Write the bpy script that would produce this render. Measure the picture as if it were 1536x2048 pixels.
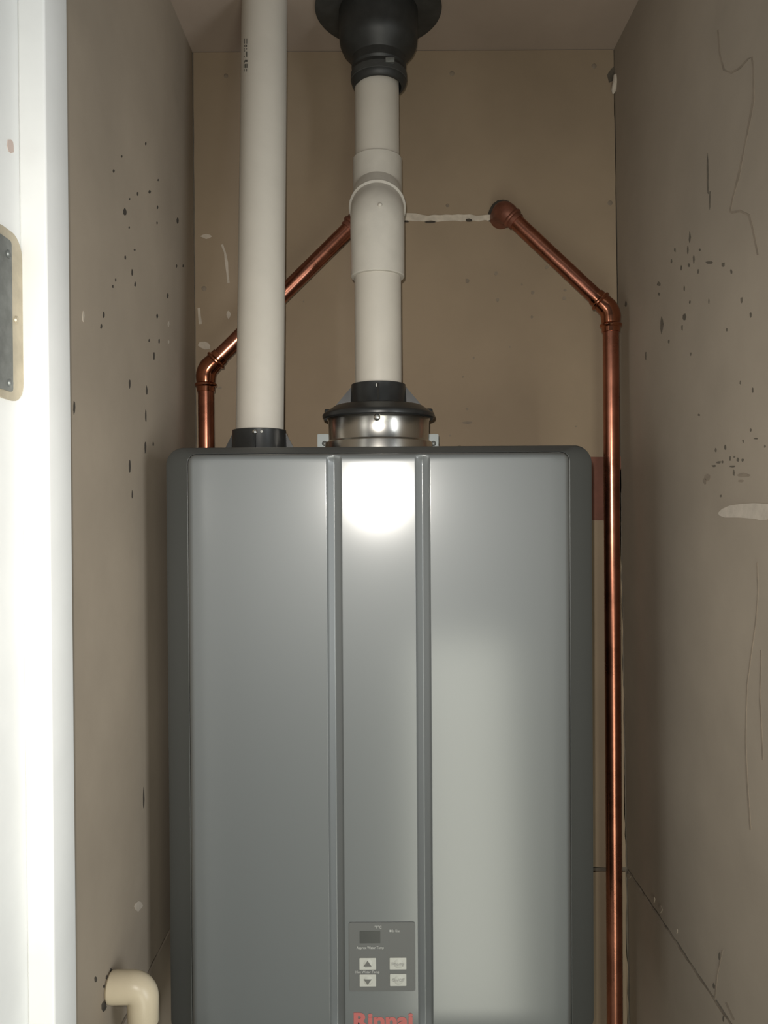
import bpy, bmesh, math, random
from mathutils import Vector, Matrix, Euler
from mathutils.bvhtree import BVHTree

random.seed(7)
for o in list(bpy.data.objects):
    bpy.data.objects.remove(o)
SC = bpy.context.scene
COL = SC.collection

# ------------------------------------------------------------------ camera
F = 1540.0                      # focal length in pixels of the 1536 x 2048 frame
CAMZ = 1.40
cam_d = bpy.data.cameras.new('camera')
cam_d.sensor_fit = 'HORIZONTAL'
cam_d.sensor_width = 36.0
cam_d.lens = F / 1536.0 * 36.0
cam_d.clip_start = 0.01
cam = bpy.data.objects.new('camera', cam_d)
cam.location = (0, 0, CAMZ)
cam.rotation_euler = Euler((math.radians(90 - 0.5), math.radians(0.37), 0), 'XYZ')
COL.objects.link(cam)
SC.camera = cam
CAMR = cam.rotation_euler.to_matrix()
CAMP = Vector(cam.location)

# ------------------------------------------------------------------ light
w = bpy.data.worlds.new('world')
SC.world = w
w.use_nodes = True
w.node_tree.nodes['Background'].inputs[0].default_value = (0.80, 0.92, 1.0, 1)
w.node_tree.nodes['Background'].inputs[1].default_value = 0.07

SC.view_settings.view_transform = 'Standard'
SC.view_settings.look = 'None'
SC.view_settings.exposure = 0.0
SC.view_settings.gamma = 1.0
SC.view_settings.use_curve_mapping = False


def area(name, loc, target, size, energy, color, shape='DISK', size_y=None):
    d = bpy.data.lights.new(name, 'AREA')
    d.shape = shape
    d.size = size
    if size_y:
        d.size_y = size_y
    d.energy = energy
    d.color = color
    o = bpy.data.objects.new(name, d)
    o.location = loc
    o.rotation_euler = (Vector(target) - Vector(loc)).to_track_quat('-Z', 'Y').to_euler()
    COL.objects.link(o)
    return o


# the phone's own flash, a little above and left of its lens
fl0 = area('phone_flash', (-0.012, -0.004, CAMZ + 0.030), (-0.012, 1.0, CAMZ - 0.090), 0.010, 2.2, (1.0, 0.955, 0.88))
fl0.data.spread = math.radians(104)
# added area lamps: assumed daylight on both sides of the doorway, sources unseen
area('assumed_daylight_hinge_side', (1.10, -0.35, CAMZ - 0.15), (-0.25, 0.85, CAMZ - 0.10), 0.45, 13.0, (0.92, 0.97, 1.0), 'RECTANGLE', 0.9)
area('assumed_daylight_latch_side', (-1.10, -0.35, CAMZ - 0.15), (0.35, 0.85, CAMZ - 0.10), 0.45, 8.0, (0.92, 0.97, 1.0), 'RECTANGLE', 0.9)
# added lamp, low right just behind the camera; assumed ground glow for cover's reflection
area('added_glow_lamp', (0.21, -0.36, 0.54), (0.18, 0.9, 0.9), 0.27, 5.2, (1.0, 1.0, 0.85), 'RECTANGLE', 1.0)


# ------------------------------------------------------------------ pixel helpers
def ray(px, py):
    return (CAMR @ Vector(((px - 768.0) / F, -(py - 1024.0) / F, -1.0)))


def at(px, py, Y):
    d = ray(px, py)
    return CAMP + d * (Y / d.y)


def onx(px, py, X):
    d = ray(px, py)
    return CAMP + d * (X / d.x)


def onplane(px, py, p0, n):
    d = ray(px, py)
    return CAMP + d * ((p0 - CAMP).dot(n) / d.dot(n))


# ------------------------------------------------------------------ materials
def s2l(c):
    return tuple(((v / 255.0) / 12.92 if v / 255.0 <= 0.04045 else ((v / 255.0 + 0.055) / 1.055) ** 2.4) for v in c)


def mat(name, col, rough=0.5, metal=0.0, var=0.0, scale=20.0, bump=0.0, bscale=200.0, coat=0.0, coat_r=0.1,
        spec=0.5, col2=None, stretch=None, rvar=0.0):
    m = bpy.data.materials.new(name)
    m.use_nodes = True
    nt = m.node_tree
    b = nt.nodes['Principled BSDF']
    b.inputs['Base Color'].default_value = (*col, 1)
    b.inputs['Roughness'].default_value = rough
    b.inputs['Metallic'].default_value = metal
    b.inputs['Specular IOR Level'].default_value = spec
    b.inputs['Coat Weight'].default_value = coat
    b.inputs['Coat Roughness'].default_value = coat_r
    tc = nt.nodes.new('ShaderNodeTexCoord')
    src = tc.outputs['Object']
    if stretch:
        mp = nt.nodes.new('ShaderNodeMapping')
        mp.inputs['Scale'].default_value = stretch
        nt.links.new(src, mp.inputs['Vector'])
        src = mp.outputs['Vector']
    if var > 0 or col2:
        n = nt.nodes.new('ShaderNodeTexNoise')
        n.inputs['Scale'].default_value = scale
        n.inputs['Detail'].default_value = 6
        n.inputs['Roughness'].default_value = 0.6
        nt.links.new(src, n.inputs['Vector'])
        r = nt.nodes.new('ShaderNodeValToRGB')
        c2 = col2 or tuple(v * (1 - var) for v in col)
        c1 = col if col2 else tuple(min(1, v * (1 + var)) for v in col)
        r.color_ramp.elements[0].position = 0.35
        r.color_ramp.elements[1].position = 0.65
        r.color_ramp.elements[0].color = (*c2, 1)
        r.color_ramp.elements[1].color = (*c1, 1)
        nt.links.new(n.outputs['Fac'], r.inputs['Fac'])
        nt.links.new(r.outputs['Color'], b.inputs['Base Color'])
        if rvar > 0:
            mr = nt.nodes.new('ShaderNodeMapRange')
            mr.inputs['To Min'].default_value = rough - rvar
            mr.inputs['To Max'].default_value = rough + rvar
            nt.links.new(n.outputs['Fac'], mr.inputs['Value'])
            nt.links.new(mr.outputs['Result'], b.inputs['Roughness'])
    if bump > 0:
        n2 = nt.nodes.new('ShaderNodeTexNoise')
        n2.inputs['Scale'].default_value = bscale
        n2.inputs['Detail'].default_value = 4
        nt.links.new(src, n2.inputs['Vector'])
        bp = nt.nodes.new('ShaderNodeBump')
        bp.inputs['Strength'].default_value = bump
        bp.inputs['Distance'].default_value = 0.001
        nt.links.new(n2.outputs['Fac'], bp.inputs['Height'])
        nt.links.new(bp.outputs['Normal'], b.inputs['Normal'])
    return m


M = {}
M['wall'] = mat('tan_drywall', (0.285, 0.220, 0.152), 0.85, var=0.07, scale=5, bump=0.12, bscale=90, spec=0.2)
M['wall_side'] = mat('tan_drywall_side', (0.300, 0.250, 0.193), 0.8, var=0.09, scale=4, bump=0.15, bscale=60, spec=0.25)
M['ceiling'] = mat('ceiling_drywall', (0.36, 0.29, 0.235), 0.85, var=0.06, scale=5, bump=0.1, bscale=90, spec=0.2)
M['gap'] = mat('joint_dark', (0.13, 0.108, 0.082), 0.9, var=0.2, scale=40)
M['scuff_dark'] = mat('dark_scuff', (0.105, 0.087, 0.064), 0.9, var=0.25, scale=80)
M['dirt_and_shade'] = mat('dark_dirt_and_shade', (0.045, 0.037, 0.028), 0.9, var=0.3, scale=80)  # real specks and gaps, also the painted shadow at the pipe hole
M['smear'] = mat('brown_smear', (0.215, 0.172, 0.127), 0.85, var=0.15, scale=60)
M['gypsum'] = mat('exposed_gypsum', (0.52, 0.46, 0.38), 0.95, var=0.12, scale=90, bump=0.5, bscale=250)
M['scuff'] = mat('pale_scuff', (0.44, 0.38, 0.31), 0.9, var=0.1, scale=70)
M['redstrip'] = mat('reddish_strip', (0.15, 0.055, 0.033), 0.7, var=0.15, scale=30)
M['floor'] = mat('concrete', (0.30, 0.30, 0.26), 0.9, var=0.15, scale=8, bump=0.2)
M['trim'] = mat('white_trim_paint', (0.80, 0.80, 0.78), 0.45, var=0.03, scale=12, bump=0.08, bscale=50)
M['pvc'] = mat('white_pvc', (0.52, 0.485, 0.425), 0.42, var=0.02, scale=30)
M['pvc_fit'] = mat('white_pvc_fitting', (0.51, 0.48, 0.425), 0.38, var=0.04, scale=45)
M['cpvc'] = mat('cream_cpvc', (0.52, 0.445, 0.32), 0.34, var=0.03, scale=40, spec=0.35)
M['ink'] = mat('grey_ink', (0.06, 0.06, 0.055), 0.7)
M['black'] = mat('black_plastic', (0.020, 0.021, 0.021), 0.33, var=0.2, scale=50)
M['rubber'] = mat('black_rubber', (0.038, 0.039, 0.037), 0.6, var=0.25, scale=35)
M['boot'] = mat('black_boot_rubber', (0.022, 0.023, 0.022), 0.5, var=0.2, scale=50)
M['silver'] = mat('silver_paint', (0.130, 0.139, 0.140), 0.52, metal=0.27, coat=1.0, coat_r=0.182, bump=0.02, bscale=900)
M['grey_paint'] = mat('grey_body_paint', (0.085, 0.090, 0.088), 0.50, metal=0.3, bump=0.02, bscale=900)
M['steel'] = mat('stainless_steel', (0.60, 0.58, 0.54), 0.25, metal=1.0, var=0.06, scale=60, stretch=(1, 1, 0.02))
M['zinc'] = mat('zinc_plate', (0.30, 0.33, 0.33), 0.5, metal=0.2)
M['screw'] = mat('screw_metal', (0.75, 0.75, 0.72), 0.25, metal=1.0)
M['copper'] = mat('copper', (0.42, 0.172, 0.112), 0.28, metal=1.0, var=0.18, scale=30, rvar=0.06)
M['copper_fit'] = mat('copper_fitting', (0.44, 0.175, 0.10), 0.17, metal=1.0, var=0.22, scale=45, rvar=0.05)
M['copper_dull'] = mat('dull_copper', (0.21, 0.078, 0.048), 0.5, metal=0.5, var=0.25, scale=50)
M['panel'] = mat('panel_film', (0.105, 0.107, 0.103), 0.5)
M['screen'] = mat('dark_screen', (0.045, 0.047, 0.044), 0.3)
M['button'] = mat('button_grey', (0.42, 0.42, 0.38), 0.4)
M['label_grey'] = mat('label_ink', (0.36, 0.36, 0.34), 0.6)
M['arrow'] = mat('arrow_ink', (0.12, 0.12, 0.11), 0.6)
M['red'] = mat('red_ink', (0.42, 0.11, 0.10), 0.5)
M['brass'] = mat('strike_metal', (0.50, 0.44, 0.33), 0.45, metal=0.5, var=0.1, scale=60)
M['chip'] = mat('paint_chip', (0.55, 0.44, 0.39), 0.8)
M['dull_steel'] = mat('dull_grey_steel', (0.20, 0.21, 0.20), 0.45, metal=0.5, var=0.2, scale=60)


# ------------------------------------------------------------------ builders
def link(name, me, m, parent=None, smooth=None):
    me.materials.clear()
    me.materials.append(M[m] if isinstance(m, str) else m)
    if smooth is not None:
        for p in me.polygons:
            p.use_smooth = True
        me.set_sharp_from_angle(angle=math.radians(smooth))
    o = bpy.data.objects.new(name, me)
    COL.objects.link(o)
    if parent is not None:
        o.parent = parent
        o.matrix_parent_inverse = Matrix.Translation(-parent.matrix_basis.translation) if parent.parent is None else (
            Matrix.Translation(-(world_loc(parent))))
    return o


def world_loc(o):
    # parents only translate, children carry world-space vertices
    if o.parent is None:
        return o.matrix_basis.translation.copy()
    return Vector((0, 0, 0))


def from_bm(name, bm, m, parent=None, smooth=None):
    bmesh.ops.recalc_face_normals(bm, faces=bm.faces[:])
    me = bpy.data.meshes.new(name)
    bm.to_mesh(me)
    bm.free()
    return link(name, me, m, parent, smooth)


def thing(name, label, cat, loc, group=None):
    o = bpy.data.objects.new(name, None)
    o.empty_display_size = 0.05
    o.location = loc
    COL.objects.link(o)
    return tag(o, label, cat, group)


def tag(o, label, cat, group=None):
    o['label'] = label
    o['category'] = cat
    if group:
        o['group'] = group
    return o


def struct(o, label=None):
    o['kind'] = 'structure'
    if label:
        o['label'] = label
    return o


def box_bm(bm, a, b):
    a, b = Vector(a), Vector(b)
    v = [bm.verts.new((x, y, z)) for x in (a.x, b.x) for y in (a.y, b.y) for z in (a.z, b.z)]
    for f in ((0, 1, 3, 2), (4, 6, 7, 5), (0, 4, 5, 1), (2, 3, 7, 6), (0, 2, 6, 4), (1, 5, 7, 3)):
        bm.faces.new([v[i] for i in f])


def box(name, a, b, m, parent=None, bevel=0.0):
    bm = bmesh.new()
    box_bm(bm, a, b)
    if bevel > 0:
        bmesh.ops.recalc_face_normals(bm, faces=bm.faces[:])
        bmesh.ops.bevel(bm, geom=bm.edges[:], offset=bevel, segments=3, profile=0.5, affect='EDGES')
    return from_bm(name, bm, m, parent, smooth=35 if bevel > 0 else None)


def slab_bm(bm, pts, off):
    """polygon pts (3D, planar) extruded by vector off"""
    a = [bm.verts.new(p) for p in pts]
    b = [bm.verts.new(Vector(p) + off) for p in pts]
    fa = bm.faces.new(a)
    fb = bm.faces.new(list(reversed(b)))
    n = len(pts)
    for i in range(n):
        bm.faces.new((a[i], b[i], b[(i + 1) % n], a[(i + 1) % n]))
    bmesh.ops.triangulate(bm, faces=[fa, fb])


def slab(name, pts, off, m, parent=None):
    bm = bmesh.new()
    slab_bm(bm, [Vector(p) for p in pts], Vector(off))
    return from_bm(name, bm, m, parent)


def lathe(name, origin, prof, m, parent=None, seg=64, axis=(0, 0, 1), smooth=40, closed=False):
    """prof: list of (radius, height along axis)"""
    q = Vector((0, 0, 1)).rotation_difference(Vector(axis).normalized())
    bm = bmesh.new()
    rings = []
    O = Vector(origin)
    for r, h in prof:
        if r <= 1e-6:
            rings.append([bm.verts.new(O + q @ Vector((0, 0, h)))])
        else:
            rings.append([bm.verts.new(O + q @ Vector((r * math.cos(2 * math.pi * i / seg), r * math.sin(2 * math.pi * i / seg), h)))
                          for i in range(seg)])
    pairs = list(zip(rings[:-1], rings[1:]))
    if closed:
        pairs.append((rings[-1], rings[0]))
    for a, b in pairs:
        for i in range(seg):
            j = (i + 1) % seg
            if len(a) == 1 and len(b) == 1:
                continue
            if len(a) == 1:
                bm.faces.new((a[0], b[j], b[i]))
            elif len(b) == 1:
                bm.faces.new((a[i], a[j], b[0]))
            else:
                bm.faces.new((a[i], a[j], b[j], b[i]))
    return from_bm(name, bm, m, parent, smooth)


def rounded_path(corners, rad, n=10):
    """polyline with rounded corners"""
    C = [Vector(c) for c in corners]
    out = [C[0]]
    for i in range(1, len(C) - 1):
        a = (C[i - 1] - C[i]).normalized()
        b = (C[i + 1] - C[i]).normalized()
        ang = a.angle(b)
        t = rad / math.tan(ang / 2)
        bis = (a + b).normalized()
        ctr = C[i] + bis * (rad / math.sin(ang / 2))
        p0 = C[i] + a * t
        p1 = C[i] + b * t
        v0 = p0 - ctr
        v1 = p1 - ctr
        ax = v0.cross(v1).normalized()
        tot = v0.angle(v1)
        for k in range(n + 1):
            out.append(ctr + Matrix.Rotation(tot * k / n, 3, ax) @ v0)
    out.append(C[-1])
    return out


def path_len(path):
    return sum((path[i + 1] - path[i]).length for i in range(len(path) - 1))


def sweep(name, path, prof, m, parent=None, seg=40, smooth=40, cap=True):
    """prof: list of (distance, radius); the path is sampled at its own points and at every profile distance"""
    d = [0.0]
    for i in range(len(path) - 1):
        d.append(d[-1] + (path[i + 1] - path[i]).length)
    L = d[-1]
    prof = [(min(max(s, 0), L), r) for s, r in prof]

    def rad(s):
        for (s0, r0), (s1, r1) in zip(prof[:-1], prof[1:]):
            if s0 <= s <= s1:
                return r0 if s1 - s0 < 1e-9 else r0 + (r1 - r0) * (s - s0) / (s1 - s0)
        return prof[-1][1]

    def pos(s):
        for i in range(len(d) - 1):
            if d[i] <= s <= d[i + 1] + 1e-9:
                t = (s - d[i]) / max(1e-9, d[i + 1] - d[i])
                return path[i].lerp(path[i + 1], t)
        return path[-1]

    samples = [(s, r) for s, r in prof]
    ps = [s for s, _ in prof]
    for s in d:
        if all(abs(s - q) > 1e-5 for q in ps) and prof[0][0] < s < prof[-1][0]:
            samples.append((s, rad(s)))
    samples.sort(key=lambda t: t[0])

    def tan(s):
        e = 0.0012
        return (pos(min(L, s + e)) - pos(max(0, s - e))).normalized()

    bm = bmesh.new()
    T0 = tan(samples[0][0])
    up = Vector((0, 1, 0)) if abs(T0.y) < 0.9 else Vector((1, 0, 0))
    N = (up - T0 * up.dot(T0)).normalized()
    rings = []
    Tp = T0
    for s, r in samples:
        T = tan(s)
        q = Tp.rotation_difference(T)
        N = q @ N
        N = (N - T * N.dot(T)).normalized()
        B = T.cross(N)
        Tp = T
        c = pos(s)
        rings.append([bm.verts.new(c + (N * math.cos(2 * math.pi * i / seg) + B * math.sin(2 * math.pi * i / seg)) * r) for i in range(seg)])
    for a, b in zip(rings[:-1], rings[1:]):
        for i in range(seg):
            j = (i + 1) % seg
            bm.faces.new((a[i], a[j], b[j], b[i]))
    if cap:
        bm.faces.new(list(reversed(rings[0])))
        bm.faces.new(rings[-1])
    return from_bm(name, bm, m, parent, smooth)


def hit(px, py, obj):
    """first point of obj's mesh on the ray of a pixel (vertices are in world space)"""
    me = obj.data
    t = BVHTree.FromPolygons([v.co for v in me.vertices], [p.vertices for p in me.polygons])
    r = t.ray_cast(CAMP, ray(px, py).normalized())
    return (r[0], r[1]) if r[0] is not None else (None, None)


def blob(px, py, w_, h_, n=8, jit=0.25):
    """irregular small outline in pixels"""
    out = []
    for i in range(n):
        a = 2 * math.pi * i / n
        k = 1 + random.uniform(-jit, jit)
        out.append((px + math.cos(a) * w_ * 0.5 * k, py + math.sin(a) * h_ * 0.5 * k))
    return out


def strip_px(pts, wd, jit=0.3):
    """outline in pixels of a stroke along pts"""
    L_, R_ = [], []
    for i, (x, y) in enumerate(pts):
        a = pts[max(0, i - 1)]
        b = pts[min(len(pts) - 1, i + 1)]
        dx, dy = b[0] - a[0], b[1] - a[1]
        l = math.hypot(dx, dy) or 1
        nx, ny = -dy / l, dx / l
        k = wd * 0.5 * (1 + random.uniform(-jit, jit))
        L_.append((x + nx * k, y + ny * k))
        R_.append((x - nx * k, y - ny * k))
    return Stroke(L_ + R_[::-1])


class Stroke(list):
    pass


def decals(name, outlines, p0, n, m, parent, lift=0.0004, label=None, stuff=True):
    """thin raised flecks lying on the plane (p0, n)"""
    bm = bmesh.new()
    n = Vector(n).normalized()
    for ol in outlines:
        pts = [onplane(x, y, p0, n) for x, y in ol]
        if isinstance(ol, Stroke):
            m_ = len(pts) // 2
            for i in range(m_ - 1):
                slab_bm(bm, [pts[i], pts[i + 1], pts[-2 - i], pts[-1 - i]], n * lift)
        else:
            slab_bm(bm, pts, n * lift)
    o = from_bm(name, bm, m, parent)
    if stuff:
        o['kind'] = 'stuff'
    if label:
        o['label'] = label
    return o


def text_mesh(name, s, pos, size, m, parent, width=None, bold=0.0, align='CENTER', depth=0.00015):
    c = bpy.data.curves.new(name, 'FONT')
    c.body = s
    c.size = size
    c.align_x = align
    c.align_y = 'CENTER'
    c.extrude = depth
    c.offset = bold
    c.resolution_u = 3
    t = bpy.data.objects.new(name, c)
    COL.objects.link(t)
    dg = bpy.context.evaluated_depsgraph_get()
    me = bpy.data.meshes.new_from_object(t.evaluated_get(dg))
    COL.objects.unlink(t)
    bpy.data.objects.remove(t)
    xs = [v.co.x for v in me.vertices]
    k = width / (max(xs) - min(xs)) if width else 1.0
    for v in me.vertices:
        x, y, z = v.co
        v.co = Vector(pos) + Vector((x * k, -z, y))
    return link(name, me, m, parent)


# ------------------------------------------------------------------ the closet
YB = 1.15                                   # back wall plane
XL = at(388, 500, YB).x                     # left wall plane
CEIL = at(770, 101, YB).z                   # ceiling height
FLOOR = 0.0
XR_top = at(1229, 170, YB)
XR_bot = at(1254, 1720, YB)
ZJ = at(1258, 1738, YB).z                   # drywall joint height, the same on all three walls
slope = (XR_bot.x - XR_top.x) / (XR_bot.z - XR_top.z)


def xr(z):                                  # right wall is a little out of plumb
    return XR_top.x + slope * (z - XR_top.z)


NR = Vector((-1, 0, slope)).normalized()    # right wall normal, into the closet
PR = Vector((xr(CAMZ), 1.0, CAMZ))
PL = Vector((XL, 1.0, CAMZ))
NL = Vector((1, 0, 0))
PB = Vector((0, YB, CAMZ))
NB = Vector((0, -1, 0))
YF = 0.655                                  # where the closet walls meet the door frame


def wob(a, b, n, amp, axis):
    """points from a to b with a wavy offset along axis (drywall edge), end points kept"""
    out = []
    a, b = Vector(a), Vector(b)
    for i in range(n + 1):
        t = i / n
        k = 0 if i in (0, n) else random.uniform(-amp, amp)
        out.append(a.lerp(b, t) + Vector(axis) * k)
    return out


G = 0.0022                                  # depth of the drywall joints
# back wall
wb = struct(box('wall_back', (XL - 0.05, YB + G, FLOOR), (xr(FLOOR) + 0.05, YB + 0.05, CEIL + 0.02), 'gap'), 'tan painted drywall back wall of the closet')
xl = XL + 0.0015
up = [(xl, YB, CEIL - 0.001)] + wob((xl, YB, CEIL - 0.001), (xl, YB, ZJ + 0.003), 30, 0.0006, (1, 0, 0))[1:]
up += wob((xl, YB, ZJ + 0.003), (xr(ZJ) - 0.002, YB, ZJ + 0.003), 24, 0.0008, (0, 0, 1))[1:]
up += wob((xr(ZJ) - 0.0022, YB, ZJ + 0.003), (xr(1.50) - 0.0010, YB, 1.50), 40, 0.0012, (1, 0, 0))[1:]
up += wob((xr(1.50) - 0.0010, YB, 1.50), (xr(CEIL) - 0.0006, YB, CEIL - 0.001), 30, 0.0007, (1, 0, 0))[1:]
slab('drywall_sheet', up, (0, G + 0.0005, 0), 'wall', wb)
lo = wob((xl, YB - 0.001, ZJ - 0.003), (xl, YB - 0.001, FLOOR), 20, 0.0006, (1, 0, 0))
lo += [(xr(FLOOR) - 0.004, YB - 0.001, FLOOR)]
lo += wob((xr(FLOOR) - 0.0025, YB - 0.001, FLOOR), (xr(ZJ) - 0.003, YB - 0.001, ZJ - 0.004), 60, 0.0014, (1, 0, 0))[1:]
slab('drywall_sheet', lo, (0, G + 0.0015, 0), 'wall', wb)

# left wall
wl = struct(box('wall_left', (XL - 0.05, YF, FLOOR), (XL - G, YB + G, CEIL + 0.02), 'gap'), 'tan painted drywall side wall behind the white door stop')
pts = [(XL, YF, CEIL - 0.0005), (XL, YF, ZJ + 0.0028)] + [tuple(p) for p in wob((XL, YF, ZJ + 0.0028), (XL, YB - 0.0012, ZJ + 0.0028), 40, 0.0008, (0, 0, 1))[1:]] + [(XL, YB - 0.0012, CEIL - 0.0005)]
slab('drywall_sheet', pts, (-G - 0.0005, 0, 0), 'wall_side', wl)
pts = [(XL, YF, ZJ - 0.0024), (XL, YF, FLOOR), (XL, YB - 0.002, FLOOR)] + [tuple(p) for p in wob((XL, YB - 0.002, ZJ - 0.0024), (XL, YF, ZJ - 0.0024), 40, 0.0007, (0, 0, 1))[:-1]]
slab('drywall_sheet', pts, (-G - 0.0005, 0, 0), 'wall_side', wl)

# right wall
def rp(y, z, off=0.0):
    return Vector((xr(z), y, z)) - NR * off


bm = bmesh.new()
slab_bm(bm, [rp(YF, FLOOR, G), rp(YB + G, FLOOR, G), rp(YB + G, CEIL + 0.02, G), rp(YF, CEIL + 0.02, G)], -NR * 0.04)
wr = struct(from_bm('wall_right', bm, 'gap'), 'tan painted drywall side wall beside the long copper pipe')
pts = [rp(YF, CEIL - 0.0005), rp(YF, ZJ + 0.0028)] + wob(rp(YF, ZJ + 0.0028), rp(YB - 0.0012, ZJ + 0.0028), 40, 0.0010, (0, 0, 1))[1:] + [rp(YB - 0.0012, CEIL - 0.0005)]
slab('drywall_sheet', pts, -NR * (G + 0.0005), 'wall_side', wr)
pts = [rp(YF, ZJ - 0.0024), rp(YF, FLOOR), rp(YB - 0.002, FLOOR)] + wob(rp(YB - 0.002, ZJ - 0.0024), rp(YF, ZJ - 0.0024), 40, 0.0009, (0, 0, 1))[:-1]
slab('drywall_sheet', pts, -NR * (G + 0.0005), 'wall_side', wr)

cl = struct(box('ceiling', (XL - 0.05, 0.40, CEIL), (xr(CEIL) + 0.05, YB + 0.05, CEIL + 0.05), 'ceiling'), 'tan painted drywall closet ceiling')
fl = struct(box('floor', (-3.0, -4.0, FLOOR - 0.05), (3.0, YB + 0.05, FLOOR), 'floor'), 'grey concrete floor')

# door frame
YS = 0.588                                  # front of the door stop
XJ = at(45, 1024, YS).x                     # face of the jamb
XS = at(99, 1024, YS).x                     # face of the stop
jb = struct(box('trim_1', (XJ - 0.018, 0.44, FLOOR), (XJ, YF, CEIL - 0.03), 'trim', bevel=0.0012), 'white painted door jamb with a strike plate')
ye = XS * (0.588 / at(99, 1024, YS).x)      # = YS
ystop = XS * F / (144.5 - 768.0)
st = struct(box('trim_2', (XJ - 0.0005, YS, FLOOR), (XS, ystop, CEIL - 0.035), 'trim', bevel=0.0022), 'white painted door stop on the jamb')
XJR = 0.415
struct(box('trim_3', (XJR, 0.44, FLOOR), (XJR + 0.018, YF, CEIL - 0.03), 'trim', bevel=0.0012), 'white painted door jamb opposite the strike plate')
struct(box('trim_4', (XJ - 0.018, 0.44, CEIL - 0.03), (XJR + 0.018, YF, CEIL - 0.010), 'trim', bevel=0.0012), 'white painted head of the door frame')
struct(box('wall_front', (-1.6, 0.46, FLOOR), (XJ - 0.02, YF - 0.002, CEIL + 0.4), 'wall_side'), 'outer wall beside the strike side of the door frame')
struct(box('wall_front', (XJR + 0.02, 0.46, FLOOR), (1.6, YF - 0.002, CEIL + 0.4), 'wall_side'), 'outer wall beside the hinge side of the door frame')
struct(box('wall_front', (XJ - 0.02, 0.46, CEIL + 0.052), (XJR + 0.02, YF - 0.002, CEIL + 0.4), 'wall_side'), 'outer wall above the door frame')

# strike plate on the jamb
def jp(px, py, off=0.0):
    return onx(px, py, XJ) + Vector((off, 0, 0))


zt, zb = jp(20, 465).z, jp(20, 801).z
y1 = jp(41, 640).y
y0 = y1 - 0.046
rc = 0.016


def round_rect(a0, a1, b0, b1, r, n=7):
    out = []
    for (ca, cb, s) in ((a1 - r, b1 - r, 0), (a0 + r, b1 - r, 1), (a0 + r, b0 + r, 2), (a1 - r, b0 + r, 3)):
        for k in range(n + 1):
            t = math.pi / 2 * (s + k / n)
            out.append((ca + r * math.cos(t), cb + r * math.sin(t)))
    return out


plate = slab('strike_plate', [(XJ, a, b) for a, b in round_rect(y0, y1, zb, zt, rc)], (0.0018, 0, 0), 'brass', jb)
plate['label'] = 'tan metal strike plate with rounded corners on the white jamb'
yin = jp(17, 640).y
slab('latch_lip_shade', [(XJ + 0.0018, a, b) for a, b in round_rect(y0 + 0.004, yin, zb + 0.006, zt - 0.008, 0.003)], (0.0012, 0, 0), 'dull_steel', plate)  # lip in dark steel; the latch recess's shade is put into its colour
for px, py in ((28, 640), (9, 508), (12, 766)):
    p = jp(px, py, 0.0030 if px < 20 else 0.0018)
    lathe('screw', p, [(0.0001, 0.0016), (0.0022, 0.0014), (0.0030, 0.0005), (0.0031, 0)], 'dull_steel' if px < 20 else 'brass', plate, seg=16, axis=(1, 0, 0))

# marks on the jamb
decals('paint_chip', [blob(21, 292, 14, 30)], Vector((XJ, 0.5, CAMZ)), NL, 'chip', jb)

# ------------------------------------------------------------------ wall details
# exposed gypsum where the sheet was cut between the two pipe holes
top = [(735, 428)] + [(x, 428 + random.uniform(-2, 2) + (3 if x > 840 else 0)) for x in range(760, 990, 12)] + [(992, 431)]
bot = [(992, 441)] + [(x, 442 + random.uniform(-2.0, 2.0)) for x in range(982, 750, -12)] + [(735, 441)]
o = decals('gypsum_strip', [top + bot], PB, NB, 'gypsum', wb, lift=0.0012, label='white strip of exposed gypsum along a cut in the drywall', stuff=False)
decals('cut_gap', [blob(862, 444, 22, 5), blob(938, 441, 14, 6), blob(812, 443, 12, 4), blob(985, 442, 20, 4)], Vector((0, YB - 0.0013, CAMZ)), NB, 'dirt_and_shade', wb)
# screw heads
for px, py, s in ((452, 152, 9), (904, 147, 10), (1188, 132, 10), (1220, 406, 10), (408, 577, 10), (895, 411, 7)):
    p = at(px, py, YB)
    r = s * 0.5 / F * YB
    lathe('screw_head', p, [(0.00001, 0.0005), (r * 0.75, 0.0006), (r, 0.0001), (r, 0)], 'smear', wb, seg=14, axis=(0, -1, 0))
sp = []
for px, py, a, b in ((992, 547, 7, 8), (995, 600, 7, 8), (1065, 585, 7, 7), (1130, 580, 6, 5), (1129, 597, 9, 8), (1064, 634, 6, 6), (1093, 535, 7, 8),
                     (1044, 569, 4, 4), (935, 845, 24, 6), (934, 818, 6, 5), (947, 716, 4, 5), (926, 754, 4, 4), (900, 871, 4, 4), (607, 603, 3, 4),
                     (440, 776, 8, 5), (1020, 694, 4, 4), (935, 562, 9, 10), (1152, 853, 4, 3)):
    sp.append(blob(px, py, a, b))
decals('dirt_specks', sp, PB, NB, 'smear', wb, label='small brown specks on the back wall')
sc = [blob(412, 473, 20, 9), strip_px([(444, 489), (450, 505), (453, 525), (455, 548), (457, 566)], 5), strip_px([(398, 616), (399, 632), (401, 648)], 6),
      blob(457, 629, 8, 18), blob(410, 691, 24, 16)]
decals('paint_scrapes', sc, PB, NB, 'scuff', wb, label='pale scrape marks on the back wall')
# dark disc painted as the shadow where the right copper pipe goes through
decals('pipe_hole_shade', [blob(1006, 428, 58, 58, 16, 0.08)], PB, NB, 'dirt_and_shade', wb)
# reddish strip behind the long copper pipe
decals('tape_strip', [[(1160, 914), (1205, 914), (1248, 913), (1246, 925), (1238, 945), (1236, 1041), (1160, 1040)]], PB, NB, 'redstrip', wb, lift=0.0015,
       label='reddish brown strip stuck on the wall behind the long copper pipe', stuff=False)

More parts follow.
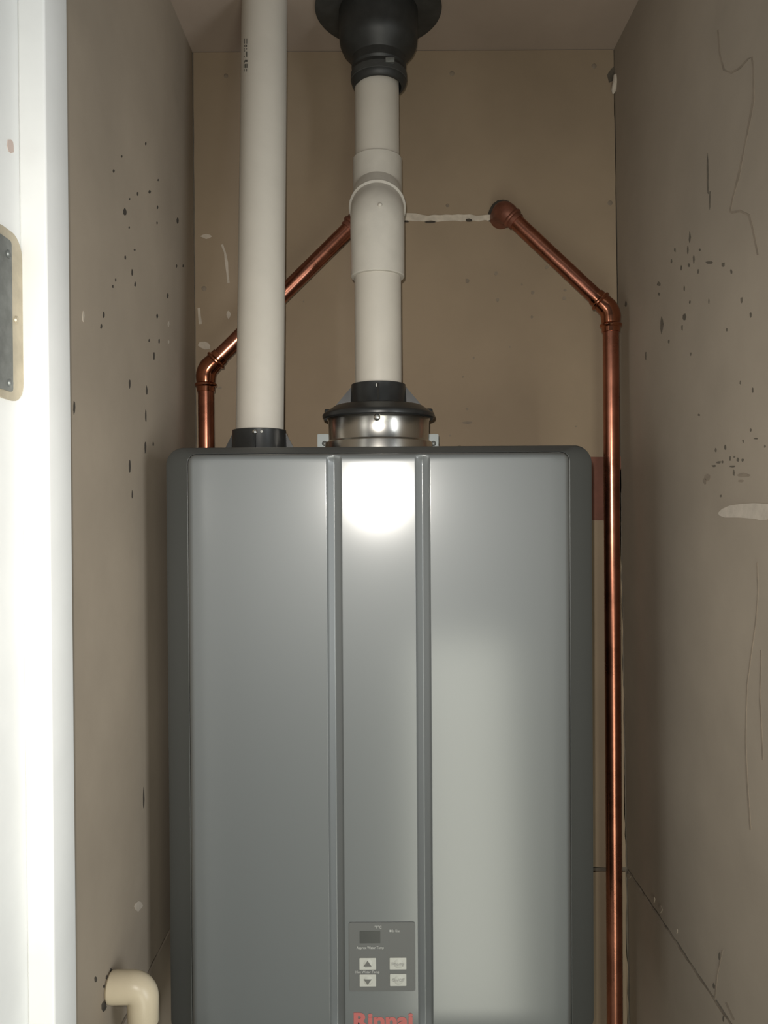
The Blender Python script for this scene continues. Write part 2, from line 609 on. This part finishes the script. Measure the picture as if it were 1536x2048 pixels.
# left wall specks
sp = []
for px, py, a, b in ((227, 342, 4, 8), (250, 424, 8, 16), (275, 387, 4, 9), (299, 383, 5, 8), (355, 441, 5, 12), (314, 446, 3, 6), (259, 398, 3, 6), (316, 360, 3, 6),
                     (291, 287, 3, 7), (269, 500, 4, 5), (250, 515, 4, 9), (264, 545, 4, 13), (270, 569, 4, 11), (231, 560, 3, 8), (225, 573, 4, 7),
                     (335, 591, 4, 11), (353, 532, 3, 8), (366, 532, 3, 6), (207, 629, 5, 14), (202, 653, 4, 12), (314, 633, 4, 12), (298, 681, 3, 8),
                     (318, 683, 3, 11), (308, 712, 4, 19), (259, 768, 4, 18), (293, 781, 4, 21), (291, 832, 4, 28), (290, 893, 4, 26), (259, 934, 4, 30),
                     (306, 888, 3, 10), (264, 990, 3, 18), (148, 815, 5, 26), (287, 1598, 3, 46), (315, 415, 3, 8), (243, 313, 3, 6), (258, 455, 3, 6)):
    sp.append(blob(px, py, a * 0.8, b * 0.9, 7))
for px, py, a, b in ((191, 1959, 6, 16), (208, 1973, 8, 7), (214, 1955, 7, 12), (207, 2014, 12, 22), (222, 1942, 8, 10)):
    sp.append(blob(px, py, a * 0.8, b * 0.9, 7))
decals('dirt_specks', sp, PL, NL, 'dirt_and_shade', wl, label='black drip specks on the side wall')
decals('paint_scrapes', [blob(166, 632, 4, 20), blob(276, 1812, 16, 22), blob(337, 648, 2, 12), blob(337, 684, 2, 7)], PL, NL, 'scuff', wl)

# right wall specks
sp = []
for px, py, a, b in ((1416, 352, 5, 90), (1420, 400, 4, 45), (1380, 475, 5, 24), (1376, 500, 4, 18), (1388, 519, 5, 20), (1378, 530, 5, 10), (1363, 536, 4, 12),
                     (1418, 525, 18, 6), (1447, 529, 8, 9), (1463, 543, 5, 9), (1318, 568, 9, 10), (1318, 588, 5, 8), (1484, 600, 6, 13), (1502, 630, 5, 12),
                     (1324, 650, 8, 34), (1369, 634, 8, 17), (1365, 656, 4, 13), (1454, 660, 4, 9), (1380, 604, 4, 10), (1292, 712, 4, 22), (1382, 708, 4, 8),
                     (1418, 603, 3, 12), (1338, 683, 4, 9), (1369, 577, 4, 12), (1350, 500, 4, 10), (1343, 523, 4, 10), (1397, 543, 4, 10), (1400, 500, 5, 6),
                     (1398, 830, 5, 5), (1487, 882, 5, 7), (1432, 900, 5, 8), (1451, 895, 5, 10), (1502, 860, 4, 7), (1512, 877, 10, 4), (1530, 893, 4, 7),
                     (1476, 920, 6, 9), (1486, 920, 5, 8), (1461, 917, 4, 10), (1469, 914, 5, 5), (1438, 925, 12, 6), (1445, 924, 5, 6), (1428, 932, 10, 5),
                     (1466, 933, 14, 5), (1468, 946, 5, 14), (1442, 992, 4, 7), (1506, 780, 4, 12), (1481, 765, 3, 10), (1252, 608, 5, 14)):
    sp.append(blob(px, py, a * 0.8, b * 0.9, 7))
for px, py, a, b in ((1439, 1912, 5, 18), (1428, 1972, 5, 14), (1447, 2038, 4, 14)):
    sp.append(blob(px, py, a * 0.8, b * 0.9, 7))
decals('dirt_specks', sp, PR, NR, 'scuff_dark', wr, label='dark scuffs and specks on the side wall')
st_ = [strip_px([(1436, 60), (1440, 110), (1448, 140), (1462, 146), (1480, 136), (1496, 118), (1504, 114), (1507, 140), (1507, 200), (1500, 240), (1490, 290), (1478, 350), (1466, 395), (1460, 425)], 4),
       strip_px([(1463, 425), (1480, 422), (1498, 430), (1506, 460), (1516, 510)], 4),
       strip_px([(1514, 1125), (1516, 1180), (1512, 1240), (1502, 1310), (1494, 1370), (1491, 1480), (1494, 1560), (1501, 1660)], 3),
       strip_px([(1522, 1300), (1520, 1400), (1526, 1520)], 3),
       strip_px([(1445, 1900), (1434, 1950), (1430, 2000)], 3), strip_px([(1452, 2005), (1468, 2040)], 3),
       blob(1415, 955, 14, 12), blob(1487, 950, 26, 8), blob(1482, 962, 12, 5), blob(1410, 962, 8, 12)]
decals('drip_lines', st_, PR, NR, 'smear', wr, label='brown dried drip lines on the side wall')
decals('torn_patch', [[(1438, 1026), (1446, 1018), (1462, 1011), (1482, 1008), (1510, 1006), (1545, 1008), (1545, 1030), (1534, 1040), (1524, 1041), (1514, 1038), (1480, 1035), (1452, 1035), (1441, 1031)]],
       PR, NR, 'scuff', wr, lift=0.0012, label='pale torn patch on the side wall', stuff=False)
decals('paper_flakes', [blob(1258, 1752, 10, 10), blob(1308, 1799, 5, 12), blob(1322, 1819, 6, 13), blob(1354, 1862, 4, 12)], PR, NR, 'wall_side', wr, lift=0.001)
decals('corner_stain', [[(1214, 150), (1222, 138), (1236, 126), (1243, 124), (1236, 140), (1236, 158), (1228, 160), (1218, 166)]], Vector((0, YB - 0.0001, 0)), NB, 'scuff_dark', wb)
cp = [at(1233, 148, YB - 0.006), at(1231, 165, YB - 0.008), at(1226, 188, YB - 0.006)]
o = sweep('caulk_dab', rounded_path(cp, 0.01, 4), [(0, 0.0015), (0.003, 0.0042), (0.018, 0.004), (0.026, 0.0035), (0.030, 0.001)], 'gypsum', wb, seg=12)
o['label'] = 'small white dab of caulk in the wall corner'

# ------------------------------------------------------------------ water heater
YH = 0.846                                   # front plane of the cover
zt_c = at(760, 906, YH).z                    # top of the cover
ZT = at(760, 893, YH + 0.030).z              # top of the body
ZB = ZT - 0.672
xc0, xc1 = at(375, 960, YH + 0.004).x, at(1139, 960, YH + 0.004).x
xb0, xb1 = at(332, 960, YH + 0.030).x, at(1184, 960, YH + 0.030).x
xmid = (xb0 + xb1) / 2
heater = thing('tankless_water_heater', 'silver grey wall-hung tankless water heater with a small control panel', 'water heater', (xmid, YH + 0.1, ZB))

# body: chamfered casing behind the cover
def rr_ring(x0, x1, z0, z1, r, y, n=10):
    return [Vector((a, y, b)) for a, b in round_rect(x0, x1, z0, z1, r, n)]


bm = bmesh.new()
secs = [rr_ring(xc0 + 0.004, xc1 - 0.004, ZB + 0.012, zt_c - 0.004, 0.008, YH + 0.0150),
        rr_ring(xc0 - 0.0011, xc1 + 0.0011, ZB + 0.010, zt_c + 0.0006, 0.010, YH + 0.0150),
        rr_ring(xc0 - 0.0012, xc1 + 0.0012, ZB + 0.010, zt_c + 0.0007, 0.010, YH + 0.0092),
        rr_ring(xc0 - 0.0018, xc1 + 0.0018, ZB + 0.009, zt_c + 0.0010, 0.0105, YH + 0.0090),
        rr_ring(xb0 + 0.006, xb1 - 0.006, ZB + 0.002, ZT - 0.0018, 0.019, YH + 0.0215),
        rr_ring(xb0 + 0.0015, xb1 - 0.0015, ZB + 0.0005, ZT - 0.0004, 0.020, YH + 0.026),
        rr_ring(xb0, xb1, ZB, ZT, 0.021, YH + 0.032),
        rr_ring(xb0, xb1, ZB, ZT, 0.021, YH + 0.200)]
rings = [[bm.verts.new(p) for p in s] for s in secs]
for a, b in zip(rings[:-1], rings[1:]):
    n = len(a)
    for i in range(n):
        bm.faces.new((a[i], a[(i + 1) % n], b[(i + 1) % n], b[i]))
bm.faces.new(rings[0])
bm.faces.new(list(reversed(rings[-1])))
body = from_bm('body', bm, 'grey_paint', heater, smooth=25)
body['label'] = 'darker grey casing with rounded shoulders'

# cover: panel with two vertical channels
gL0, gL1 = at(652, 1000, YH).x, at(684, 1000, YH).x
gR0, gR1 = at(830, 1000, YH).x, at(861, 1000, YH).x
zc0 = ZB + 0.012


def groove(x):
    for a, b in ((gL0, gL1), (gR0, gR1)):
        if a < x < b:
            t = (x - a) / (b - a)
            e = 0.13
            dpt = 0.0062
            if t < e:
                return dpt * (1 - math.cos(math.pi * t / e)) / 2 * 0.42
            if t > 1 - e:
                return dpt * (1 - math.cos(math.pi * (1 - t) / e)) / 2 * 0.42
            u = (t - e) / (1 - 2 * e)
            return dpt * (0.42 + 0.58 * (1 - abs(2 * u - 1)))
    return 0.0


xs = []
R_E = 0.007
for k in range(9):
    xs.append(xc0 + R_E * (1 - math.cos(math.pi / 2 * k / 8)))
for a, b, n in ((xc0 + R_E, gL0, 10), (gL0, gL1, 22), (gL1, gR0, 8), (gR0, gR1, 22), (gR1, xc1 - R_E, 10)):
    for k in range(1, n + 1):
        xs.append(a + (b - a) * k / n)
for k in range(7, -1, -1):
    xs.append(xc1 - R_E * (1 - math.cos(math.pi / 2 * k / 8)))
xs += [g + d_ for g in (gL0, gL1, gR0, gR1) for d_ in (-0.0006, -0.0002, 0.0002, 0.0005)]
xs = sorted(set(xs))
zs = [zc0 + R_E * (1 - math.cos(math.pi / 2 * k / 6)) for k in range(7)]
zs += [zc0 + R_E + (zt_c - 0.02 - zc0 - R_E) * k / 20 for k in range(1, 21)]
zs += [zt_c - 0.02 + (0.02 - R_E) * k / 4 for k in range(1, 5)]
zs += [zt_c - R_E * (1 - math.cos(math.pi / 2 * k / 8)) for k in range(7, -1, -1)]
cx, cz = (xc0 + xc1) / 2, (zc0 + zt_c) / 2
hx, hz = (xc1 - xc0) / 2, (zt_c - zc0) / 2
CR = 0.010


def cover_pt(x, z):
    dx, dz = abs(x - cx) - (hx - CR), abs(z - cz) - (hz - CR)
    if dx > 0 and dz > 0:
        l = math.hypot(dx, dz)
        d = CR - l
        if d < 0:
            x = cx + math.copysign(hx - CR + dx * CR / l, x - cx)
            z = cz + math.copysign(hz - CR + dz * CR / l, z - cz)
            d = 0
    else:
        d = min(hx - abs(x - cx), hz - abs(z - cz))
    d = max(0.0, d)
    y = YH + groove(x) * min(1.0, max(0.0, (d - 0.002)) / 0.006)
    if d < R_E:
        y += R_E - math.sqrt(max(0, R_E ** 2 - (R_E - d) ** 2))
    return Vector((x, y, z))


bm = bmesh.new()
grid = [[bm.verts.new(cover_pt(x, z)) for x in xs] for z in zs]
for j in range(len(zs) - 1):
    for i in range(len(xs) - 1):
        bm.faces.new((grid[j][i], grid[j][i + 1], grid[j + 1][i + 1], grid[j + 1][i]))
bmesh.ops.remove_doubles(bm, verts=bm.verts[:], dist=1e-6)
be = [e for e in bm.edges if len(e.link_faces) == 1]
r = bmesh.ops.extrude_edge_only(bm, edges=be)
for v in [g for g in r['geom'] if isinstance(g, bmesh.types.BMVert)]:
    v.co.y = YH + 0.0140
cover = from_bm('front_cover', bm, 'silver', heater, smooth=60)
cover['label'] = 'silver front cover with two vertical channels'


# control panel, its prints and buttons (all on the cover's front plane)
def fp(px, py, off=0.0):
    p = at(px, py, YH)
    p.y = YH - off
    return p


def plate_px(name, x0, y0_, x1, y1_, base, th, rad, m, parent):
    a, b = fp(x0, y1_), fp(x1, y0_)
    pts = [(u, YH - base, v) for u, v in round_rect(a.x, b.x, a.z, b.z, rad, 4)]
    return slab(name, pts, (0, -th, 0), m, parent)


cpn = plate_px('control_panel', 699, 1843.5, 830, 1982, -0.0005, 0.0013, 0.0022, 'panel', heater)
cpn['label'] = 'dark grey control panel with a display and four buttons'
plate_px('display_screen', 719.5, 1861, 760.5, 1885.5, 0.0008, 0.0003, 0.0004, 'screen', cpn)
K = 1 / F * YH
for x0, y0_, x1, y1_ in ((719, 1914.5, 752, 1938), (779.5, 1914, 812.5, 1937.5), (719.5, 1947.5, 752, 1971.5), (780, 1946.5, 812.5, 1970.5)):
    bt = plate_px('button', x0, y0_, x1, y1_, 0.0008, 0.0007, 0.0006, 'button', cpn)
    c = fp((x0 + x1) / 2 + 1, (y0_ + y1_) / 2, 0.0015)
    lathe('button_dome', c, [(0.00001, 0.0006), (0.003, 0.0005), (0.0048, 0.0002), (0.0052, 0)], 'button', cpn, seg=24, axis=(0, -1, 0))
for tri in (((727.5, 1930.5), (743, 1930.5), (735.2, 1919.5)), ((727.5, 1956.5), (743.5, 1956.5), (735.5, 1967))):
    slab('arrow_mark', [fp(x, y, 0.0021) for x, y in tri], (0, -0.0002, 0), 'arrow', cpn)
text_mesh('printed_text', '°F°C', fp(756, 1853.5, 0.0010), 7.5 * K, 'label_grey', cpn, width=14 * K, bold=0.00006)
text_mesh('printed_text', 'In Use', fp(792, 1861, 0.0010), 7.5 * K, 'label_grey', cpn, width=14 * K, bold=0.00006)
plate_px('indicator_light', 779, 1858.5, 783, 1863, 0.0008, 0.0003, 0.0002, 'label_grey', cpn)
text_mesh('printed_text', 'Approx Water Temp', fp(740.5, 1894.5, 0.0010), 7.5 * K, 'label_grey', cpn, width=55 * K, bold=0.00008)
text_mesh('printed_text', 'Hot Water Temp', fp(735, 1943, 0.0010), 7 * K, 'label_grey', cpn, width=48 * K, bold=0.00007)
text_mesh('printed_text', 'Priority', fp(796, 1926.5, 0.0024), 8 * K, 'label_grey', cpn, width=25 * K, bold=0.00005)
text_mesh('printed_text', 'On/Off', fp(796.5, 1958.5, 0.0024), 8 * K, 'label_grey', cpn, width=25 * K, bold=0.00005)
lg = text_mesh('brand_lettering', 'Rinnai', fp(766, 2042, 0.0003), 42 * K, 'red', heater, width=119 * K, bold=0.0009)
lg['label'] = 'red brand lettering below the control panel'


def zpx(py, Y, px=757):
    return at(px, py, Y).z


# black adapters and steel flue collar
def adapter(name, ax, ay, z_base, z_top, r_in, r_out, z_rim, rim_r, n_gus, parent, label):
    """sleeve with a gusseted base"""
    o = lathe(name, (ax, ay, 0), [(r_out - 0.0035, z_top - 0.001), (r_out - 0.002, z_top), (r_out, z_top - 0.0008), (r_out + 0.001, z_base + 0.004)] +
              ([(r_out + 0.003, z_base + 0.001), (0.056, z_base), (0.0580, z_base - 0.001), (rim_r - 0.0035, z_rim + 0.0085), (rim_r - 0.0008, z_rim + 0.0065), (rim_r, z_rim + 0.0045), (rim_r - 0.0005, z_rim + 0.0015), (rim_r - 0.0025, z_rim), (rim_r - 0.011, z_rim + 0.001), (r_in, z_rim + 0.001)]
               if rim_r else [(r_out + 0.002, z_base), (r_in, z_base)]), 'black', parent, seg=72, smooth=35)
    o['label'] = label
    reach = (rim_r - 0.0165) if rim_r else r_out + 0.013
    for k in range(n_gus):
        a = 2 * math.pi * k / n_gus
        d = Vector((math.cos(a), math.sin(a), 0))
        t = Vector((-d.y, d.x, 0)) * 0.0014
        c = Vector((ax, ay, 0))
        tri = [c + d * (r_out - 0.001) + Vector((0, 0, z_base)), c + d * reach + Vector((0, 0, z_base)),
               c + d * (reach - 0.002) + Vector((0, 0, z_base + 0.003)), c + d * (r_out - 0.001) + Vector((0, 0, z_top - 0.002))]
        slab('gusset', [p - t for p in tri], t * 2, 'black', o)
    return o


YV = 1.0
AX = at(757, 800, YV).x
zr0, zr1 = zpx(839.5, YV), zpx(813, YV)
ztop = zpx(769, YV)
collar = lathe('flue_collar', (AX, YV, 0), [(0.058, zr0 + 0.004), (0.0665, zr0 + 0.003), (0.067, zr0), (0.0652, zr0 - 0.0025), (0.0648, zpx(880, YV)), (0.0652, zpx(882, YV)), (0.069, zpx(886, YV)), (0.0705, ZT + 0.0015), (0.0705, ZT - 0.001)], 'steel', heater, seg=96, smooth=35)
collar['label'] = 'shiny stainless steel flue collar'
ad = adapter('vent_adapter', AX, YV, zr1, ztop, 0.030, 0.0352, zr0, 0.0728, 4, heater, 'black vent adapter with a wide rim and triangular ribs')
for sx in (-1, 1):
    box('rim_clip', (AX + sx * 0.0655 - 0.0045, YV - 0.006, zr0 + 0.001), (AX + sx * 0.0655 + 0.0045, YV + 0.006, zpx(818, YV)), 'black', ad, bevel=0.0025)
ps, _ = hit(754, 835, collar)
lathe('screw', ps + Vector((0, 0.0005, 0)), [(0.00001, 0.0060), (0.0022, 0.0056), (0.0040, 0.0040), (0.0042, 0)], 'screw', collar, seg=18, axis=(0, -1, 0.1))
ps, _ = hit(755, 770, ad)
lathe('plug_dot', ps + Vector((0, 0.0004, 0)), [(0.00001, 0.0008), (0.0022, 0.0007), (0.0026, 0)], 'button', ad, seg=16, axis=(0, -1, 0))
# glue drip on the steel
pts = [(742, 842), (748, 843), (752, 845), (750, 849), (745, 848), (742, 845)]
# intake adapter
YI = 0.978
IX = at(519, 880, YI).x
zi1 = zpx(860, YI, 519)
ai = adapter('intake_adapter', IX, YI, ZT + 0.001, zi1, 0.030, 0.0338, 0, 0, 4, heater, 'short black intake adapter with ribs')
ps, _ = hit(509, 864, ai)
lathe('screw', ps + Vector((0, 0.0005, 0)), [(0.00001, 0.0026), (0.0018, 0.0024), (0.0030, 0.0012), (0.0034, 0)], 'screw', ai, seg=18, axis=(-0.1, -1, 0))
ps, _ = hit(523, 863, ai)
lathe('plug_dot', ps + Vector((0, 0.0004, 0)), [(0.00001, 0.0008), (0.0015, 0.0007), (0.0018, 0)], 'button', ai, seg=14, axis=(0, -1, 0))

# mounting bracket tabs behind the flue collar
YK = 1.049
for x0, x1, hx_ in ((635, 662, 649), (854, 877, 867)):
    a, b = at(x0, 900, YK), at(x1, 868, YK)
    tab = slab('bracket_tab', [(u, YK, v) for u, v in round_rect(a.x, b.x, ZT - 0.03, b.z, 0.0015, 4)], (0, 0.002, 0), 'zinc', heater)
    c = at(hx_, 887, YK)
    lathe('slot_screw', c, [(0.00001, 0.0016), (0.0024, 0.0014), (0.0034, 0.0006), (0.0036, 0)], 'dull_steel', tab, seg=18, axis=(0, -1, 0))
p = at(922, 891.5, YH + 0.035)
lathe('screw', Vector((p.x, YH + 0.05, ZT)), [(0.0022, -0.0005), (0.0022, 0.0012), (0.001, 0.0022), (0.00001, 0.0024)], 'screw', heater, seg=12)

# ------------------------------------------------------------------ exhaust pipe with offset elbows
YU = 1.056
r_p = 0.03015
c_low = at(756.5, 640, YV)
UX = at(754, 240, YU).x
z_s0 = zpx(556, YV)
z_b1 = zpx(436, YV)
z_b2 = z_b1 + (YU - YV)
z_h1 = zpx(305, YU - 0.02)
z_u1 = zpx(140, YU)
ex = thing('exhaust_pipe', 'white plastic exhaust pipe with two elbows between flue collar and black boot', 'pipe', (AX, YV, ztop - 0.03))
lowp = sweep('pipe_section', [Vector((AX, YV, ztop - 0.030)), Vector((AX, YV, z_s0 + 0.03))], [(0, r_p), (1, r_p)], 'pvc', ex, seg=64)
path = rounded_path([(AX, YV, z_s0), (AX, YV, z_b1), (UX, YU, z_b2), (UX, YU, z_h1)], 0.030, 12)
L = path_len(path)
# distances along the path
d_b1 = (z_b1 - z_s0)
diag = (Vector((UX, YU, z_b2)) - Vector((AX, YV, z_b1))).length
s1 = d_b1 + diag * 0.40
el1 = sweep('elbow', path, [(0, r_p + 0.0006), (0.0004, 0.0338), (0.0015, 0.0346), (0.055, 0.0350), (s1 - 0.0065, 0.0350), (s1 - 0.0045, 0.0376), (s1, 0.0376), (s1 + 0.0002, 0.030)], 'pvc_fit', ex, seg=72, smooth=30)
el1['label'] = 'white elbow bent backwards with a rim'
s2 = s1 - 0.002
el2 = sweep('elbow', path, [(s2, 0.0305), (s2 + 0.010, 0.0312), (s2 + 0.016, 0.0330), (s2 + 0.030, 0.0335), (L - 0.0015, 0.0335), (L - 0.0003, 0.0328), (L, r_p + 0.0004)], 'pvc_fit', ex, seg=72, smooth=30)
sweep('pipe_section', [Vector((UX, YU, z_h1 - 0.03)), Vector((UX, YU, CEIL - 0.02))], [(0, r_p), (1, r_p)], 'pvc', ex, seg=64)
ps, nn = hit(760, 410, el1)
if ps is not None:
    lathe('molded_dot', ps, [(0.00001, 0.0030), (0.0016, 0.0026), (0.0028, 0.0012), (0.0030, -0.0005)], 'pvc', el1, seg=14, axis=nn)

# ------------------------------------------------------------------ intake pipe
i0 = Vector((IX, YI, ZT + 0.004))
itop = at(529, 12, 1.033)
it = i0 + (itop - i0) * ((CEIL - 0.0005 - i0.z) / (itop.z - i0.z))
ip = tag(sweep('intake_pipe', [i0, it], [(0, r_p), (1, r_p)], 'pvc', None, seg=64), 'long straight white plastic pipe with faint printing running up to the ceiling', 'pipe')
# faint printing along the pipe
for x0, x1, y0_, y1_ in ((488.5, 494.5, 77, 87.5), (488.5, 494, 90, 94), (488, 494, 96.5, 99), (488.5, 490, 101, 103), (492.5, 494.5, 103, 113), (488, 494.5, 111.5, 114),
                         (490, 495, 120, 124), (488, 489.5, 121, 127), (487.5, 489.2, 128.5, 136), (490, 491.8, 128, 136), (493, 494.8, 127.5, 136), (488, 494, 138, 143)):
    bm = bmesh.new()
    q = []
    for x, y in ((x0, y0_), (x1, y0_), (x1, y1_), (x0, y1_)):
        p, nrm = hit(x, y, ip)
        q.append((p, nrm))
    va = [bm.verts.new(p + n_ * 0.00015) for p, n_ in q]
    bm.faces.new(va)
    from_bm('printed_mark', bm, 'ink', ip)

# ------------------------------------------------------------------ black boot on the ceiling
YBt = 1.052
BX = at(757, 60, YBt).x
boot = thing('vent_boot', 'black rubber vent boot with a round flange under the ceiling', 'vent boot', (BX, YBt, CEIL))
fl_ = lathe('flange', (BX, YBt, 0), [(0.050, CEIL - 0.001), (0.0850, CEIL - 0.0005), (0.0860, CEIL - 0.003), (0.0835, CEIL - 0.0045), (0.056, CEIL - 0.006), (0.050, CEIL - 0.006)], 'rubber', boot, seg=72)
za, zb_, zc_ = zpx(82, YBt), zpx(108, YBt), zpx(118, YBt)
sl = lathe('sleeve', (BX, YBt, 0), [(0.0535, CEIL - 0.005), (0.0532, zpx(80, YBt)), (0.0522, zpx(91, YBt)), (0.0490, zpx(101, YBt)), (0.0390, zpx(117, YBt)), (0.0370, zpx(121, YBt)),
                                    (0.0370, zpx(137, YBt)), (0.0352, zpx(141, YBt)), (0.0353, zpx(144, YBt)), (0.0372, zpx(149, YBt)), (0.0374, zpx(165, YBt)), (0.0362, zpx(171, YBt)), (0.0335, zpx(175, YBt)), (0.0306, zpx(176, YBt)), (0.0303, zpx(150, YBt))], 'boot', boot, seg=72, smooth=30)
cb = lathe('clamp_band', (BX, YBt, 0), [(0.0372, zpx(149, YBt)), (0.0381, zpx(150, YBt)), (0.0381, zpx(163, YBt)), (0.0373, zpx(164, YBt))], 'rubber', boot, seg=72)
ps, nn = hit(780, 122, cb)
if ps is not None:
    box('clamp_screw', ps - Vector((0.006, 0.004, 0.003)), ps + Vector((0.006, 0.002, 0.003)), 'dull_steel', cb, bevel=0.0008)

# ------------------------------------------------------------------ copper pipes
YC = 1.085
rc_ = 0.0111


def fitting(name, path, parent, m='copper_fit', flip=False):
    L = path_len(path)
    e = 0.0
    pr = [(0, rc_ + 0.0004), (0.0003, 0.0126), (0.0068, 0.0128), (0.0078, 0.0146), (0.0090, 0.0154), (0.0106, 0.0154), (0.0118, 0.0146), (0.0128, 0.0130), (0.016, 0.0134), (0.022, 0.0138)]
    pr2 = [(L - s, r) for s, r in reversed(pr)]
    return sweep(name, path, pr + pr2, m, parent, seg=36, smooth=32)


def copper_run(name, label, bottom, corner, top_c, wallp):
    t = thing(name, label, 'pipe', bottom)
    bottom, corner, top_c, wallp = Vector(bottom), Vector(corner), Vector(top_c), Vector(wallp)
    v = (bottom - corner).normalized()
    dg = (top_c - corner).normalized()
    e = 0.030
    sweep('pipe_section', [bottom, corner + v * (e - 0.012)], [(0, rc_), (9, rc_)], 'copper', t, seg=36)
    sweep('pipe_section', [corner + dg * (e - 0.012), top_c - dg * 0.012], [(0, rc_), (9, rc_)], 'copper', t, seg=36)
    f = fitting('elbow_fitting', rounded_path([corner + v * e, corner, corner + dg * e], 0.022, 12), t)
    f['label'] = 'bent copper press fitting with two raised beads'
    f2 = sweep('wall_elbow', rounded_path([top_c - dg * 0.026, top_c, wallp], 0.013, 12),
               [(0, rc_ + 0.0004), (0.0003, 0.0128), (0.006, 0.0129), (0.007, 0.0150), (0.009, 0.0156), (0.011, 0.0150), (0.012, 0.0136), (0.018, 0.0150), (0.032, 0.0162), (0.060, 0.0165), (0.080, 0.0165)], 'copper_dull', t, seg=36, smooth=32)
    f2['label'] = 'dull brown copper elbow turning into the wall'
    return t


cr = at(1221.5, 622, YC)
br = Vector((at(1226, 1900, YC).x, YC, 0.55))
br.x = cr.x + 0.002
tr = at(1008, 421, 1.120)
copper_run('copper_pipe', 'long copper pipe passing in front of the reddish strip, its top section slanted', br, cr, tr, Vector((tr.x, YB + 0.003, tr.z)))
cl_ = at(411.5, 741, YC)
bl = Vector((cl_.x, YC, 0.75))
tl = at(722, 434, YC)
copper_run('copper_pipe', 'copper pipe rising behind the heater and slanting behind both white pipes', bl, cl_, tl, Vector((tl.x, YB + 0.003, tl.z)))

# ------------------------------------------------------------------ cream drain elbow on the left wall
pw = onx(217, 1975, XL)
YD = pw.y
cxp = at(286, 1974, YD)
co = [Vector((XL + 0.0005, YD, cxp.z)), Vector((cxp.x, YD, cxp.z)), Vector((cxp.x, YD, cxp.z - 0.038))]
de = thing('drain_elbow', 'cream plastic elbow coming out of the side wall and turning down', 'pipe elbow', co[0])
path = rounded_path(co, 0.012, 12)
L = path_len(path)
sweep('elbow', path, [(0, 0.0130), (0.002, 0.0152), (0.006, 0.0157), (L - 0.003, 0.0152), (L - 0.001, 0.0142), (L, 0.0115)], 'cpvc', de, seg=40, smooth=40)
sweep('pipe_section', [co[2] + Vector((0, 0, 0.01)), Vector((cxp.x, YD, 0.35))], [(0, 0.0111), (9, 0.0111)], 'cpvc', de, seg=36)
